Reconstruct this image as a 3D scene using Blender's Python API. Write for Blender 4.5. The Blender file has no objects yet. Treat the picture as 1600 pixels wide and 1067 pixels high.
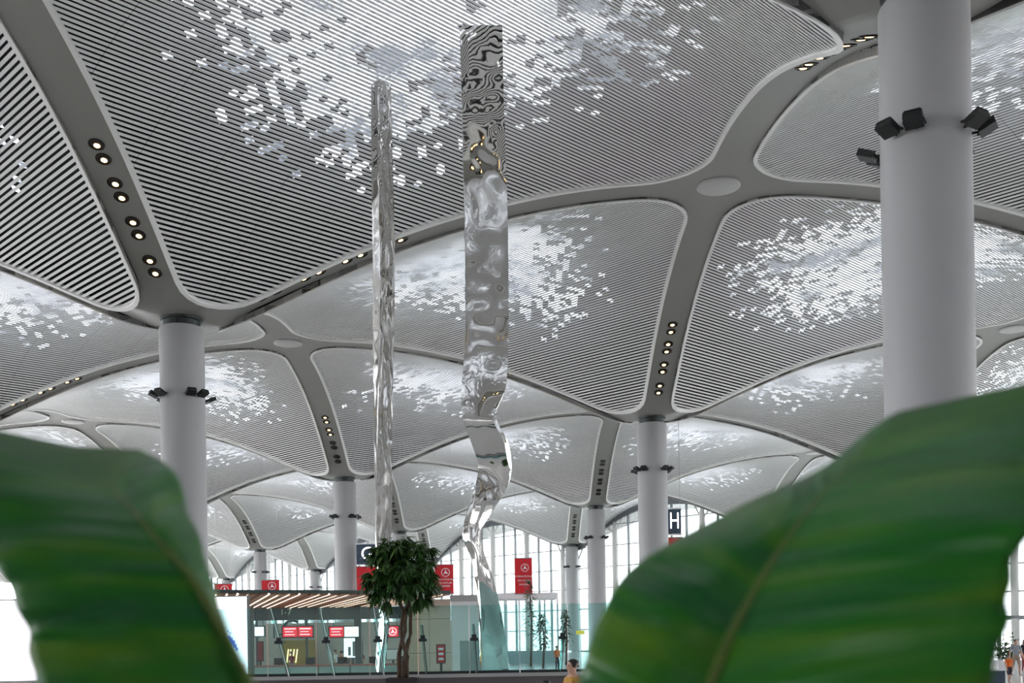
import bpy, bmesh, math, random
from mathutils import Vector, Matrix, noise
random.seed(7)
SC = bpy.context.scene
COL = SC.collection
PI = math.pi

# ------------------------------------------------------------------ camera
F_PX, PPX, PPY, ROLL, CAMH = 1717.3, 779.0, 1000.2, 0.0164, 2.1
cam_d = bpy.data.cameras.new('camera')
cam = bpy.data.objects.new('camera', cam_d); COL.objects.link(cam)
cam_d.sensor_width = 36.0; cam_d.sensor_fit = 'HORIZONTAL'
cam_d.lens = F_PX*36.0/1600.0
cam_d.shift_x = (800-PPX)/1600.0; cam_d.shift_y = (PPY-533.5)/1600.0
cam_d.clip_start = 0.05; cam_d.clip_end = 2000
_cr, _sr = math.cos(ROLL), math.sin(ROLL)
m = Matrix(((_cr, _sr, 0, 0), (0, 0, -1, 0), (-_sr, _cr, 0, CAMH), (0, 0, 0, 1)))
cam.matrix_world = m
cam_d.dof.use_dof = True; cam_d.dof.focus_distance = 40.0; cam_d.dof.aperture_fstop = 3.0
SC.camera = cam
def at(px, py, Z):
    """world point seen at pixel (px,py) at depth Z metres in front of the camera"""
    a, b = px-PPX, py-PPY
    return Vector(((a*_cr - b*_sr)/F_PX*Z, Z, CAMH - (a*_sr + b*_cr)/F_PX*Z))
def floor_at(px, Z): return at(px, PPY, Z).x

# ------------------------------------------------------------------ world, light, exposure
w = bpy.data.worlds.new('overcast_sky'); SC.world = w; w.use_nodes = True
bg = w.node_tree.nodes['Background']
bg.inputs[0].default_value = (0.965, 0.975, 1.0, 1); bg.inputs[1].default_value = 6.0
SC.view_settings.view_transform = 'Standard'; SC.view_settings.look = 'None'
SC.view_settings.gamma = 1.0; SC.view_settings.use_curve_mapping = False
SC.view_settings.exposure = 0.78
SC.cycles.use_denoising = True
SC.cycles.max_bounces = 8; SC.cycles.diffuse_bounces = 4; SC.cycles.transparent_max_bounces = 16
SC.cycles.sample_clamp_indirect = 6.0

# ------------------------------------------------------------------ materials
def nt(name):
    mt = bpy.data.materials.new(name); mt.use_nodes = True
    n = mt.node_tree; return mt, n, n.nodes['Principled BSDF']
def mat(name, col, rough=0.5, metal=0.0, var=0.0, scale=3.0, bump=0.0, emit=None, estr=0.0, coat=0.0, spec=0.5):
    mt, n, b = nt(name)
    b.inputs['Base Color'].default_value = (*col, 1); b.inputs['Roughness'].default_value = rough
    b.inputs['Metallic'].default_value = metal; b.inputs['Coat Weight'].default_value = coat
    b.inputs['Specular IOR Level'].default_value = spec
    if emit: b.inputs['Emission Color'].default_value = (*emit, 1); b.inputs['Emission Strength'].default_value = estr
    if var or bump:
        tc = n.nodes.new('ShaderNodeTexCoord'); nz = n.nodes.new('ShaderNodeTexNoise')
        nz.inputs['Scale'].default_value = scale; nz.inputs['Detail'].default_value = 4
        n.links.new(tc.outputs['Object'], nz.inputs['Vector'])
        if var:
            mx = n.nodes.new('ShaderNodeMix'); mx.data_type = 'RGBA'
            mx.inputs['A'].default_value = (*[max(0, c*(1-var)) for c in col], 1)
            mx.inputs['B'].default_value = (*[min(1, c*(1+var)) for c in col], 1)
            n.links.new(nz.outputs['Fac'], mx.inputs['Factor']); n.links.new(mx.outputs['Result'], b.inputs['Base Color'])
        if bump:
            bp = n.nodes.new('ShaderNodeBump'); bp.inputs['Strength'].default_value = bump
            n.links.new(nz.outputs['Fac'], bp.inputs['Height']); n.links.new(bp.outputs['Normal'], b.inputs['Normal'])
    return mt
def mat_slat():
    mt, n, b = nt('slat_white')
    b.inputs['Base Color'].default_value = (0.88, 0.88, 0.865, 1); b.inputs['Roughness'].default_value = 0.4
    tr = n.nodes.new('ShaderNodeBsdfTranslucent'); tr.inputs[0].default_value = (0.8, 0.85, 0.95, 1)
    mx = n.nodes.new('ShaderNodeMixShader'); mx.inputs[0].default_value = 0.12
    out = n.nodes['Material Output']
    n.links.new(b.outputs[0], mx.inputs[1]); n.links.new(tr.outputs[0], mx.inputs[2]); n.links.new(mx.outputs[0], out.inputs[0])
    return mt
def mat_glass(name, tint, gloss=0.06, rough=0.02):
    mt = bpy.data.materials.new(name); mt.use_nodes = True; n = mt.node_tree; n.nodes.clear()
    out = n.nodes.new('ShaderNodeOutputMaterial'); t = n.nodes.new('ShaderNodeBsdfTransparent'); t.inputs[0].default_value = (*tint, 1)
    g = n.nodes.new('ShaderNodeBsdfGlossy'); g.inputs['Roughness'].default_value = rough
    mx = n.nodes.new('ShaderNodeMixShader'); mx.inputs[0].default_value = gloss
    n.links.new(t.outputs[0], mx.inputs[1]); n.links.new(g.outputs[0], mx.inputs[2]); n.links.new(mx.outputs[0], out.inputs[0])
    return mt
def mat_patchy_skylight():
    """skylight glass: patchy daylight behind the slats is painted as noise in the tint"""
    mt = mat_glass('skylight_patchy_glass', (0.2, 0.2, 0.2), 0.03, 0.3); n = mt.node_tree
    t = [q for q in n.nodes if q.type == 'BSDF_TRANSPARENT'][0]
    tc = n.nodes.new('ShaderNodeTexCoord'); nz = n.nodes.new('ShaderNodeTexNoise'); nz.inputs['Scale'].default_value = 0.30; nz.inputs['Detail'].default_value = 6; nz.inputs['Roughness'].default_value = 0.72
    rp = n.nodes.new('ShaderNodeValToRGB'); e = rp.color_ramp.elements
    e[0].position = 0.41; e[0].color = (0.034, 0.040, 0.050, 1); e[1].position = 0.56; e[1].color = (0.26, 0.27, 0.29, 1)  # dark and bright tints stand in for uneven daylight
    n.links.new(tc.outputs['Object'], nz.inputs['Vector']); n.links.new(nz.outputs['Fac'], rp.inputs[0]); n.links.new(rp.outputs[0], t.inputs[0])
    return mt
def mat_mirror():
    mt, n, b = nt('polished_steel')
    b.inputs['Base Color'].default_value = (0.76, 0.75, 0.73, 1); b.inputs['Metallic'].default_value = 1; b.inputs['Roughness'].default_value = 0.035
    tc = n.nodes.new('ShaderNodeTexCoord'); mp = n.nodes.new('ShaderNodeMapping'); mp.inputs['Scale'].default_value = (1.0, 1.0, 0.55)
    n.links.new(tc.outputs['Object'], mp.inputs[0])
    n1 = n.nodes.new('ShaderNodeTexNoise'); n1.inputs['Scale'].default_value = 0.8; n1.inputs['Detail'].default_value = 1.0
    n2 = n.nodes.new('ShaderNodeTexNoise'); n2.inputs['Scale'].default_value = 2.6; n2.inputs['Detail'].default_value = 0.5
    for q in (n1, n2): n.links.new(mp.outputs[0], q.inputs['Vector'])
    b1 = n.nodes.new('ShaderNodeBump'); b1.inputs['Strength'].default_value = 0.22; b1.inputs['Distance'].default_value = 0.35
    b2 = n.nodes.new('ShaderNodeBump'); b2.inputs['Strength'].default_value = 0.10; b2.inputs['Distance'].default_value = 0.05
    n.links.new(n1.outputs['Fac'], b1.inputs['Height']); n.links.new(n2.outputs['Fac'], b2.inputs['Height'])
    n.links.new(b1.outputs[0], b2.inputs['Normal']); n.links.new(b2.outputs[0], b.inputs['Normal'])
    return mt
def mat_leaf():
    """banana leaf: colour bands run along the side veins (v of the UV map)"""
    mt, n, b = nt('banana_leaf_green')
    uv = n.nodes.new('ShaderNodeUVMap'); mp = n.nodes.new('ShaderNodeMapping'); mp.inputs['Scale'].default_value = (0.6, 9.0, 1)
    n.links.new(uv.outputs[0], mp.inputs[0])
    nz = n.nodes.new('ShaderNodeTexNoise'); nz.inputs['Scale'].default_value = 1.0; nz.inputs['Detail'].default_value = 3
    n.links.new(mp.outputs[0], nz.inputs['Vector'])
    rp = n.nodes.new('ShaderNodeValToRGB'); e = rp.color_ramp.elements
    e[0].position = 0.3; e[0].color = (0.002, 0.075, 0.020, 1); e[1].position = 0.72; e[1].color = (0.080, 0.190, 0.001, 1)
    k = e.new(0.5); k.color = (0.005, 0.125, 0.002, 1)
    n.links.new(nz.outputs['Fac'], rp.inputs[0]); n.links.new(rp.outputs[0], b.inputs['Base Color'])
    b.inputs['Roughness'].default_value = 0.34; b.inputs['Specular IOR Level'].default_value = 0.36
    mp2 = n.nodes.new('ShaderNodeMapping'); mp2.inputs['Scale'].default_value = (0.4, 26.0, 1)
    n.links.new(uv.outputs[0], mp2.inputs[0])
    nz2 = n.nodes.new('ShaderNodeTexNoise'); nz2.inputs['Scale'].default_value = 1.0; n.links.new(mp2.outputs[0], nz2.inputs['Vector'])
    bp = n.nodes.new('ShaderNodeBump'); bp.inputs['Strength'].default_value = 0.6; bp.inputs['Distance'].default_value = 0.012
    n.links.new(nz2.outputs['Fac'], bp.inputs['Height']); n.links.new(bp.outputs[0], b.inputs['Normal'])
    tr = n.nodes.new('ShaderNodeBsdfTranslucent'); tr.inputs[0].default_value = (0.04, 0.14, 0.004, 1)
    mx = n.nodes.new('ShaderNodeMixShader'); mx.inputs[0].default_value = 0.18
    out = n.nodes['Material Output']
    n.links.new(b.outputs[0], mx.inputs[1]); n.links.new(tr.outputs[0], mx.inputs[2]); n.links.new(mx.outputs[0], out.inputs[0])
    return mt
def mat_wood():
    mt, n, b = nt('walnut_plank')
    tc = n.nodes.new('ShaderNodeTexCoord'); mp = n.nodes.new('ShaderNodeMapping'); mp.inputs['Scale'].default_value = (6, 0.5, 6)
    nz = n.nodes.new('ShaderNodeTexNoise'); nz.inputs['Scale'].default_value = 1.2; nz.inputs['Detail'].default_value = 5
    rp = n.nodes.new('ShaderNodeValToRGB'); e = rp.color_ramp.elements
    e[0].color = (0.08, 0.032, 0.015, 1); e[1].color = (0.30, 0.15, 0.07, 1)
    n.links.new(tc.outputs['Object'], mp.inputs[0]); n.links.new(mp.outputs[0], nz.inputs[0]); n.links.new(nz.outputs['Fac'], rp.inputs[0])
    n.links.new(rp.outputs[0], b.inputs['Base Color']); b.inputs['Roughness'].default_value = 0.45
    return mt
M = dict(
    slat=mat_slat(), trim_white=mat('panel_edge_white', (0.82, 0.82, 0.80), 0.4),
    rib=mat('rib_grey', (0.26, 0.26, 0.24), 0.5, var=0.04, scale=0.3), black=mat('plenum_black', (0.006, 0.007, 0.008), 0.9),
    hub=mat('hub_cap_grey', (0.47, 0.47, 0.46), 0.45, var=0.05, scale=2),
    shaft=mat('column_paint', (0.39, 0.39, 0.395), 0.42, var=0.03, scale=0.5), collar=mat('collar_dark', (0.05, 0.06, 0.06), 0.4, metal=0.6),
    flood=mat('floodlight_black', (0.008, 0.009, 0.010), 0.6), cup=mat('downlight_cup', (0.02, 0.016, 0.012), 0.25, metal=0.7),
    lens=mat('downlight_lens', (1, 0.8, 0.5), 0.3, emit=(1.0, 0.66, 0.30), estr=2.6), lens_off=mat('downlight_lens_off', (0.02, 0.02, 0.02), 0.15),
    floor=mat('floor_terrazzo', (0.80, 0.79, 0.77), 0.14, var=0.05, scale=0.8),
    mirror=mat_mirror(), leaf=mat_leaf(), rib_leaf=mat('leaf_midrib', (0.075, 0.12, 0.012), 0.4, var=0.15, scale=30),
    stem=mat('petiole_green', (0.10, 0.20, 0.03), 0.5, var=0.2, scale=20), pot=mat('planter_dark', (0.03, 0.022, 0.024), 0.5, var=0.15, scale=5),
    soil=mat('soil', (0.03, 0.02, 0.012), 0.95, bump=0.6, scale=40),
    bark=mat('bark', (0.075, 0.045, 0.028), 0.8, var=0.5, scale=12, bump=0.4),
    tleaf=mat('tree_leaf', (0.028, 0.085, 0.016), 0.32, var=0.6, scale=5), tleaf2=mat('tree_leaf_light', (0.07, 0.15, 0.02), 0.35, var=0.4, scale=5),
    glass=mat_glass('screen_glass', (0.72, 0.90, 0.89), 0.07), glass_edge=mat_glass('glass_edge_green', (0.55, 0.80, 0.77), 0.22), haze_glass=mat_glass('pale_glass', (0.90, 0.955, 0.95), 0.10),
    sky_glass=mat_patchy_skylight(), wglass=mat_glass('window_glass', (0.30, 0.325, 0.325), 0.03), mullion=mat('mullion_grey', (0.22, 0.24, 0.25), 0.45, metal=0.3),
    post_white=mat('post_white', (0.62, 0.62, 0.60), 0.45), beam=mat('arch_beam_dark', (0.10, 0.11, 0.12), 0.5),
    steel=mat('brushed_steel', (0.35, 0.36, 0.37), 0.3, metal=1.0), dark=mat('dark_metal', (0.045, 0.05, 0.055), 0.4, metal=0.5),
    ledge=mat('ledge_grey', (0.45, 0.44, 0.44), 0.4, var=0.05), ledge_dark=mat('ledge_mauve', (0.13, 0.115, 0.115), 0.5, var=0.1),
    wood=mat_wood(), strip=mat('strip_light', (1, 0.9, 0.75), 0.4, emit=(1.0, 0.86, 0.66), estr=4.0),
    slab=mat('canopy_edge', (0.035, 0.06, 0.062), 0.5), fascia=mat('fascia_slate', (0.085, 0.10, 0.11), 0.5, var=0.05),
    red=mat('sign_red', (0.62, 0.012, 0.022), 0.5, var=0.06, scale=1), red_lit=mat('sign_red_lit', (0.75, 0.02, 0.04), 0.4, emit=(0.85, 0.03, 0.05), estr=0.75),
    white=mat('white_paint', (0.82, 0.83, 0.84), 0.45), white_lit=mat('white_lit', (0.9, 0.9, 0.92), 0.4, emit=(0.95, 0.93, 1.0), estr=1.0),
    screen=mat('screen_white', (0.9, 0.88, 0.92), 0.3, emit=(0.97, 0.94, 1.0), estr=1.15), blue=mat('screen_blue', (0.05, 0.15, 0.6), 0.4, emit=(0.06, 0.18, 0.75), estr=0.8),
    pink=mat('screen_pink', (0.9, 0.6, 0.6), 0.4, emit=(0.95, 0.62, 0.62), estr=0.9),
    slate=mat('gate_sign_slate', (0.045, 0.075, 0.11), 0.4), beige=mat('beige_wall', (0.56, 0.47, 0.41), 0.5, var=0.03, scale=0.6),
    gold=mat('gold_panel', (0.42, 0.27, 0.08), 0.35, metal=0.5, var=0.25, scale=3), glow=mat('gold_lamp', (1, 0.8, 0.4), 0.4, emit=(1, 0.75, 0.35), estr=2.0),
    teal=mat('counter_front', (0.30, 0.42, 0.44), 0.4), ctop=mat('counter_top', (0.35, 0.12, 0.12), 0.4),
    skin=mat('skin', (0.50, 0.29, 0.20), 0.5), hair=mat('hair_black', (0.012, 0.010, 0.010), 0.45),
    orange=mat('cloth_orange', (0.80, 0.17, 0.02), 0.8), grey=mat('cloth_grey', (0.28, 0.31, 0.36), 0.8), navy=mat('cloth_navy', (0.02, 0.02, 0.04), 0.8),
    khaki=mat('cloth_khaki', (0.36, 0.26, 0.20), 0.8), maroon=mat('cloth_maroon', (0.25, 0.03, 0.04), 0.8), shoe=mat('shoe', (0.35, 0.3, 0.3), 0.6), mustard=mat('cloth_mustard', (0.42, 0.22, 0.03), 0.8),
    eye=mat('eye_dark', (0.02, 0.015, 0.012), 0.2), lips=mat('lips', (0.42, 0.16, 0.13), 0.5),
    yellow=mat('sign_yellow', (0.8, 0.55, 0.05), 0.5, emit=(0.8, 0.5, 0.04), estr=0.5),
)

# ------------------------------------------------------------------ mesh helpers
class MB:
    def __init__(s): s.v = []; s.f = []; s.m = []
    def quad(s, a, b, c, d, mi=0):
        k = len(s.v); s.v += [tuple(a), tuple(b), tuple(c), tuple(d)]; s.f.append((k, k+1, k+2, k+3)); s.m.append(mi)
    def hexa(s, p, mi=0):
        k = len(s.v); s.v += [tuple(q) for q in p]
        for f in ((0, 3, 2, 1), (4, 5, 6, 7), (0, 1, 5, 4), (1, 2, 6, 5), (2, 3, 7, 6), (3, 0, 4, 7)):
            s.f.append(tuple(k+i for i in f)); s.m.append(mi)
    def box(s, c, sz, rz=0.0, mi=0, ax=None):
        c = Vector(c); hx, hy, hz = sz[0]/2, sz[1]/2, sz[2]/2
        R = ax if ax is not None else Matrix.Rotation(rz, 3, 'Z')
        s.hexa([c + R @ Vector(q) for q in ((-hx, -hy, -hz), (hx, -hy, -hz), (hx, hy, -hz), (-hx, hy, -hz), (-hx, -hy, hz), (hx, -hy, hz), (hx, hy, hz), (-hx, hy, hz))], mi)
    def bar(s, a, b, wv, hv, mi=0):
        """bar from a to b, full section vectors wv x hv"""
        a, b, wv, hv = Vector(a), Vector(b), Vector(wv)/2, Vector(hv)/2
        s.hexa([a-wv-hv, a+wv-hv, b+wv-hv, b-wv-hv, a-wv+hv, a+wv+hv, b+wv+hv, b-wv+hv], mi)
    def lathe(s, prof, n=24, c=(0, 0, 0), R=None, mi=0, cap=True):
        c = Vector(c); k = len(s.v)
        for r, z in prof:
            for i in range(n):
                a = 2*PI*i/n; q = Vector((r*math.cos(a), r*math.sin(a), z)); q = (R @ q) if R is not None else q
                s.v.append(tuple(c+q))
        for j in range(len(prof)-1):
            for i in range(n):
                i2 = (i+1) % n; s.f.append((k+j*n+i, k+j*n+i2, k+(j+1)*n+i2, k+(j+1)*n+i)); s.m.append(mi)
        if cap:
            s.f.append(tuple(k+i for i in reversed(range(n)))); s.m.append(mi)
            s.f.append(tuple(k+(len(prof)-1)*n+i for i in range(n))); s.m.append(mi)
    def tube(s, pts, rad, n=8, mi=0):
        pts = [Vector(p) for p in pts]; k = len(s.v)
        for i, p in enumerate(pts):
            d = (pts[min(i+1, len(pts)-1)]-pts[max(i-1, 0)]).normalized()
            u = d.orthogonal() if abs(d.z) < 0.98 else Vector((1, 0, 0)); u = (u - d*u.dot(d)).normalized(); v = d.cross(u)
            if abs(d.z) < 0.98:
                u = Vector((0, 0, 1)).cross(d).normalized(); v = d.cross(u)
            r = rad[i] if isinstance(rad, (list, tuple)) else rad
            for a in range(n):
                t = 2*PI*a/n; s.v.append(tuple(p+u*(r*math.cos(t))+v*(r*math.sin(t))))
        for j in range(len(pts)-1):
            for i in range(n):
                i2 = (i+1) % n; s.f.append((k+j*n+i, k+j*n+i2, k+(j+1)*n+i2, k+(j+1)*n+i)); s.m.append(mi)
        s.f.append(tuple(k+i for i in reversed(range(n)))); s.m.append(mi)
        s.f.append(tuple(k+(len(pts)-1)*n+i for i in range(n))); s.m.append(mi)
    def grid(s, P, mi=0, closed=False):
        """P[row][col] of points"""
        k = len(s.v); R, C = len(P), len(P[0])
        for row in P: s.v += [tuple(q) for q in row]
        for r in range(R-1):
            for c in range(C if closed else C-1):
                c2 = (c+1) % C; s.f.append((k+r*C+c, k+r*C+c2, k+(r+1)*C+c2, k+(r+1)*C+c)); s.m.append(mi)
    def mesh(s, name, mats, smooth=False):
        me = bpy.data.meshes.new(name); me.from_pydata(s.v, [], s.f)
        for q in (mats if isinstance(mats, (list, tuple)) else [mats]): me.materials.append(q)
        me.polygons.foreach_set('material_index', s.m)
        if smooth: me.polygons.foreach_set('use_smooth', [True]*len(s.f))
        me.update(); return me
    def build(s, name, mats, parent=None, smooth=False, loc=None):
        me = s.mesh(name, mats, smooth); return link(name, me, parent, loc)
def link(name, me, parent=None, loc=None):
    o = bpy.data.objects.new(name, me); COL.objects.link(o)
    if parent is not None: o.parent = parent
    if loc is not None: o.location = loc
    return o
def tag(o, label=None, cat=None, group=None, kind=None):
    if label: o['label'] = label
    if cat: o['category'] = cat
    if group: o['group'] = group
    if kind: o['kind'] = kind
    return o
def empty(name, loc=(0, 0, 0), rz=0.0):
    o = bpy.data.objects.new(name, None); COL.objects.link(o); o.location = loc; o.rotation_euler = (0, 0, rz)
    o.empty_display_size = 0.3; return o
def smooth_angle(o, deg=40):
    me = o.data; me.polygons.foreach_set('use_smooth', [True]*len(me.polygons))
    try: me.set_sharp_from_angle(angle=math.radians(deg))
    except Exception: pass
    return o
def text_mesh(txt, size, mats, depth=0.01, align='CENTER'):
    c = bpy.data.curves.new('lettering', 'FONT'); c.body = txt; c.size = size; c.align_x = align; c.align_y = 'CENTER'; c.extrude = depth
    o = bpy.data.objects.new('lettering', c); COL.objects.link(o)
    dg = bpy.context.evaluated_depsgraph_get(); me = bpy.data.meshes.new_from_object(o.evaluated_get(dg))
    COL.objects.unlink(o); bpy.data.objects.remove(o); me.materials.clear(); me.materials.append(mats); return me
def lettering(txt, size, mt, parent, loc, rz=0.0, sx=1.0):
    o = link('lettering', text_mesh(txt, size, mt), parent, loc); o.rotation_euler = (PI/2, 0, rz); o.scale = (sx, 1, 1); return o

# ------------------------------------------------------------------ the roof lattice
S, TH, X0, Z0 = 25.4, 0.0117, -14.727, 51.905
CT, ST = math.cos(TH), math.sin(TH)
def node(i, j): return Vector((X0+S*(i*CT+j*ST), Z0+S*(-i*ST+j*CT), 0))
HC = 14.95 + CAMH                      # top of column shafts
_T = [0, .035, .06, .09, .13, .23, .33, .42, .52, .62, .715, .81, .92, 1.0]
_G = [15.38, 15.40, 15.48, 15.72, 16.12, 17.2, 18.2, 19.0, 19.72, 20.28, 20.70, 20.97, 21.12, 21.15]
def _interp(t):
    t = min(max(t, 0.0), 1.0)
    for k in range(len(_T)-1):
        if t <= _T[k+1]:
            h = _T[k+1]-_T[k]; q = (t-_T[k])/h
            def sl(a):
                if a <= 0: return 0.0
                if a >= len(_T)-1: return 0.0
                return (_G[a+1]-_G[a-1])/(_T[a+1]-_T[a-1])
            m0, m1 = sl(k)*h, sl(k+1)*h
            return (2*q**3-3*q*q+1)*_G[k]+(q**3-2*q*q+q)*m0+(-2*q**3+3*q*q)*_G[k+1]+(q**3-q*q)*m1
    return _G[-1]
_LUT = [_interp(k/800.0)+CAMH for k in range(801)]
def g(t):
    t = min(max(t, 0.0), 1.0)*800; k = min(int(t), 799); return _LUT[k]+(_LUT[k+1]-_LUT[k])*(t-k)
B, RR = 0.034, 0.115                   # inset of the slatted field, radius of its corners (fractions of a bay)
def fold(t): return t if t <= 1 else 2-t
class Bay:
    """local p,q with columns at (0,0) and (1,1), hubs at (1,0) and (0,1)"""
    def __init__(s, i, j): s.i, s.j, s.odd = i, j, (i+j) % 2 != 0
    def xy(s, p, q): return node(s.i+((1-p) if s.odd else p), s.j+q)
    def panel_z(s, p, q):
        a = (p-B)/(1-2*B); b = (q-B)/(1-2*B); return g(fold(min(max(a+b, 0), 2)))-0.14
    def P(s, p, q, dz=0.0):
        v = s.xy(p, q); v.z = s.panel_z(p, q)+dz; return v
def rib_z(p, q):
    c = ((p, q), (q, p), (1-p, 1-q), (1-q, 1-p)); sw = sz = 0.0
    for d, t in c:
        wgt = 1.0/(max(d, 0.0)+0.004)**3; sw += wgt; sz += wgt*g(t)
    return sz/sw
def outline(inset=0.0, n=9):
    """rounded square in bay fractions"""
    b = B+inset; r = RR-inset; pts = []
    for cx, cy, a0 in ((1-b-r, b+r, -PI/2), (1-b-r, 1-b-r, 0), (b+r, 1-b-r, PI/2), (b+r, b+r, PI)):
        for k in range(n):
            a = a0+PI/2*k/(n-1); pts.append((cx+r*math.cos(a), cy+r*math.sin(a)))
    full = []
    for k in range(len(pts)):
        a, b2 = pts[k], pts[(k+1) % len(pts)]; full.append(a)
        L = math.hypot(b2[0]-a[0], b2[1]-a[1])
        for e in range(1, int(L/0.035)):
            f = e/int(L/0.035); full.append((a[0]+(b2[0]-a[0])*f, a[1]+(b2[1]-a[1])*f))
    return full
def inside(p, q, inset):
    b = B+inset; r = RR-inset
    if not (b < p < 1-b and b < q < 1-b): return False
    dx = max(b+r-p, p-(1-b-r), 0); dy = max(b+r-q, q-(1-b-r), 0)
    return dx*dx+dy*dy < r*r
def ceil_z(x, y):
    dx, dy = x-X0, y-Z0; fi, fj = (dx*CT-dy*ST)/S, (dx*ST+dy*CT)/S; i, j = math.floor(fi), math.floor(fj)
    b = Bay(i, j); p = fi-i; return b.panel_z(1-p if b.odd else p, fj-j)-0.02
PITCH, SLAT_W, SLAT_T = 0.21, 0.124, 0.018
OUT0 = outline(0.0); OUT1 = outline(0.17/S)
def make_bay(i, j, level):
    """level 2: each slat an object of its own, jointed; 1: jointed slats in one part; 0: plain slats in one part"""
    bay = Bay(i, j)
    # plenum (dark back with the openings of the skylight)
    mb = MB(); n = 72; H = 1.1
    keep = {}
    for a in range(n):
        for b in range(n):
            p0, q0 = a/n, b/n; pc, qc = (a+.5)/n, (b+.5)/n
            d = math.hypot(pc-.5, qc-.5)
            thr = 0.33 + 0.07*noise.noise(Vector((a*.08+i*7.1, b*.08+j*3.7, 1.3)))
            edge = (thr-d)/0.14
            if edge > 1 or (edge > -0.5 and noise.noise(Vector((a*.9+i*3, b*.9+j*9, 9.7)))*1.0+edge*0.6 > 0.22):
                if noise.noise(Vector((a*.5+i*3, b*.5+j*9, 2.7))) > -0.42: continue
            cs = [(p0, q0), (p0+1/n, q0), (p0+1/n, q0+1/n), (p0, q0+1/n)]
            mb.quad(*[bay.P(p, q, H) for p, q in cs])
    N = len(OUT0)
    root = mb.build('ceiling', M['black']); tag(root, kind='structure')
    sk = MB()
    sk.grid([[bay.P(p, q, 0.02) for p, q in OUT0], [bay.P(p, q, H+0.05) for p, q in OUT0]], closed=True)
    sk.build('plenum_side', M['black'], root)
    gl = MB(); gl.grid([[bay.P(.06+.88*a/14, .06+.88*b/14, H+0.12) for a in range(15)] for b in range(15)]); gl.build('skylight_glass', M['sky_glass'], root)
    # white edging round the slatted field
    e = MB()
    e.grid([[bay.P(p, q, 0.30) for p, q in OUT0], [bay.P(p, q, -0.05) for p, q in OUT0], [bay.P(p, q, -0.05) for p, q in OUT1], [bay.P(p, q, 0.10) for p, q in OUT1]], closed=True)
    smooth_angle(e.build('panel_edging', M['trim_white'], root), 30)
    # slats
    Sp = S*(1-2*B)
    cnt = int(2*Sp/math.sqrt(2)/PITCH)
    allm = MB()
    X = (bay.xy(1, 0)-bay.xy(0, 0)); Y = (bay.xy(0, 1)-bay.xy(0, 0))
    ecross = (X+Y).normalized(); along = (X-Y).normalized()
    for k in range(1, cnt):
        tau = 2.0*k/cnt
        lo, hi = 0.0, 0.75
        for _ in range(18):
            mid = (lo+hi)/2; p = B+(tau/2+mid)*(1-2*B); q = B+(tau/2-mid)*(1-2*B)
            if inside(p, q, 0.10/S): lo = mid
            else: hi = mid
        if lo < 0.012: continue
        z = g(fold(tau))-0.14; dt = 0.004
        dz = (g(fold(min(tau+dt, 2)))-g(fold(max(tau-dt, 0))))/(2*dt) * (math.sqrt(2)/Sp)
        cr = Vector((ecross.x, ecross.y, dz)).normalized(); nr = cr.cross(along).normalized()
        if nr.z < 0: nr = -nr
        c0 = bay.xy(B+tau/2*(1-2*B), B+tau/2*(1-2*B)); c0.z = z+0.03
        half = lo*Sp*math.sqrt(2)
        mb = MB() if level == 2 else allm
        if level >= 1:
            seg = 3.0; a = -half; kk = math.ceil((-half)/seg)
            while a < half-0.02:
                b2 = min(kk*seg, half)
                if b2-a > 0.05: mb.bar(c0+along*a, c0+along*(b2-(0.02 if b2 < half else 0)), cr*SLAT_W, nr*SLAT_T)
                a = b2; kk += 1
        else: mb.bar(c0-along*half, c0+along*half, cr*SLAT_W, nr*SLAT_T)
        if level == 2: mb.build('slat', M['slat'], root)
    if level < 2:
        o = allm.build('slats', M['slat'], root); tag(o, kind='stuff')
    return root
FAC = 6                                 # the glass front follows i+j = 6
bays = []
for i in range(-6, 7):
    for j in range(-6, 10):
        if i+j > FAC-1: continue
        c = node(i+.5, j+.5)
        if c.y > 285: continue
        if c.y < 75:
            if abs(c.x) > 150: continue
        elif abs(c.x/c.y - .01) > 0.47 + 40.0/c.y: continue
        bays.append((i, j))
for (i, j) in bays:
    lv = 2 if (i, j) in ((0, -1), (-1, -1), (1, -1)) else (1 if (i, j) in ((0, 0), (1, 0), (-1, 0)) else 0)
    make_bay(i, j, lv)

# ribs: one per column-to-hub edge, flat underside, the halves of the two bays it parts
def rib_half(mb, bay, swap):
    am = B+RR*(1-1/math.sqrt(2)); ins = []
    n = 9
    for k in range(n):
        a = PI+PI/4+PI/4*k/(n-1); ins.append((B+RR+RR*math.cos(a), B+RR+RR*math.sin(a)))
    for k in range(1, 24):
        f = k/24; ins.append((B+RR+(1-2*B-2*RR)*f, B))
    for k in range(n):
        a = -PI/2+PI/4*k/(n-1); ins.append((1-B-RR+RR*math.cos(a), B+RR+RR*math.sin(a)))
    rows = []
    for (p, q) in ins:
        a = (p-am)/(1-2*am); row = []
        for c in range(7):
            f = c/6; pp, qq = a+(p-a)*f, q*f
            z = rib_z(pp, qq)
            if swap: pp, qq = qq, pp
            v = bay.xy(pp, qq); v.z = z; row.append(v)
        rows.append(row)
    mb.grid(rows)
ribs = {}
for (i, j) in bays:
    bay = Bay(i, j)
    corners = {0: (0, 0), 1: (1, 1)}
    for (pc, ph) in (((0, 0), (1, 0)), ((0, 0), (0, 1)), ((1, 1), (1, 0)), ((1, 1), (0, 1))):
        def ij(p, q): return (i+((1-p) if bay.odd else p), j+q)
        key = (ij(*pc), ij(*ph)); ribs.setdefault(key, []).append((bay, pc, ph))
class Flip:
    def __init__(s, bay): s.b = bay
    def xy(s, p, q): return s.b.xy(1-p, 1-q)
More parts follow.
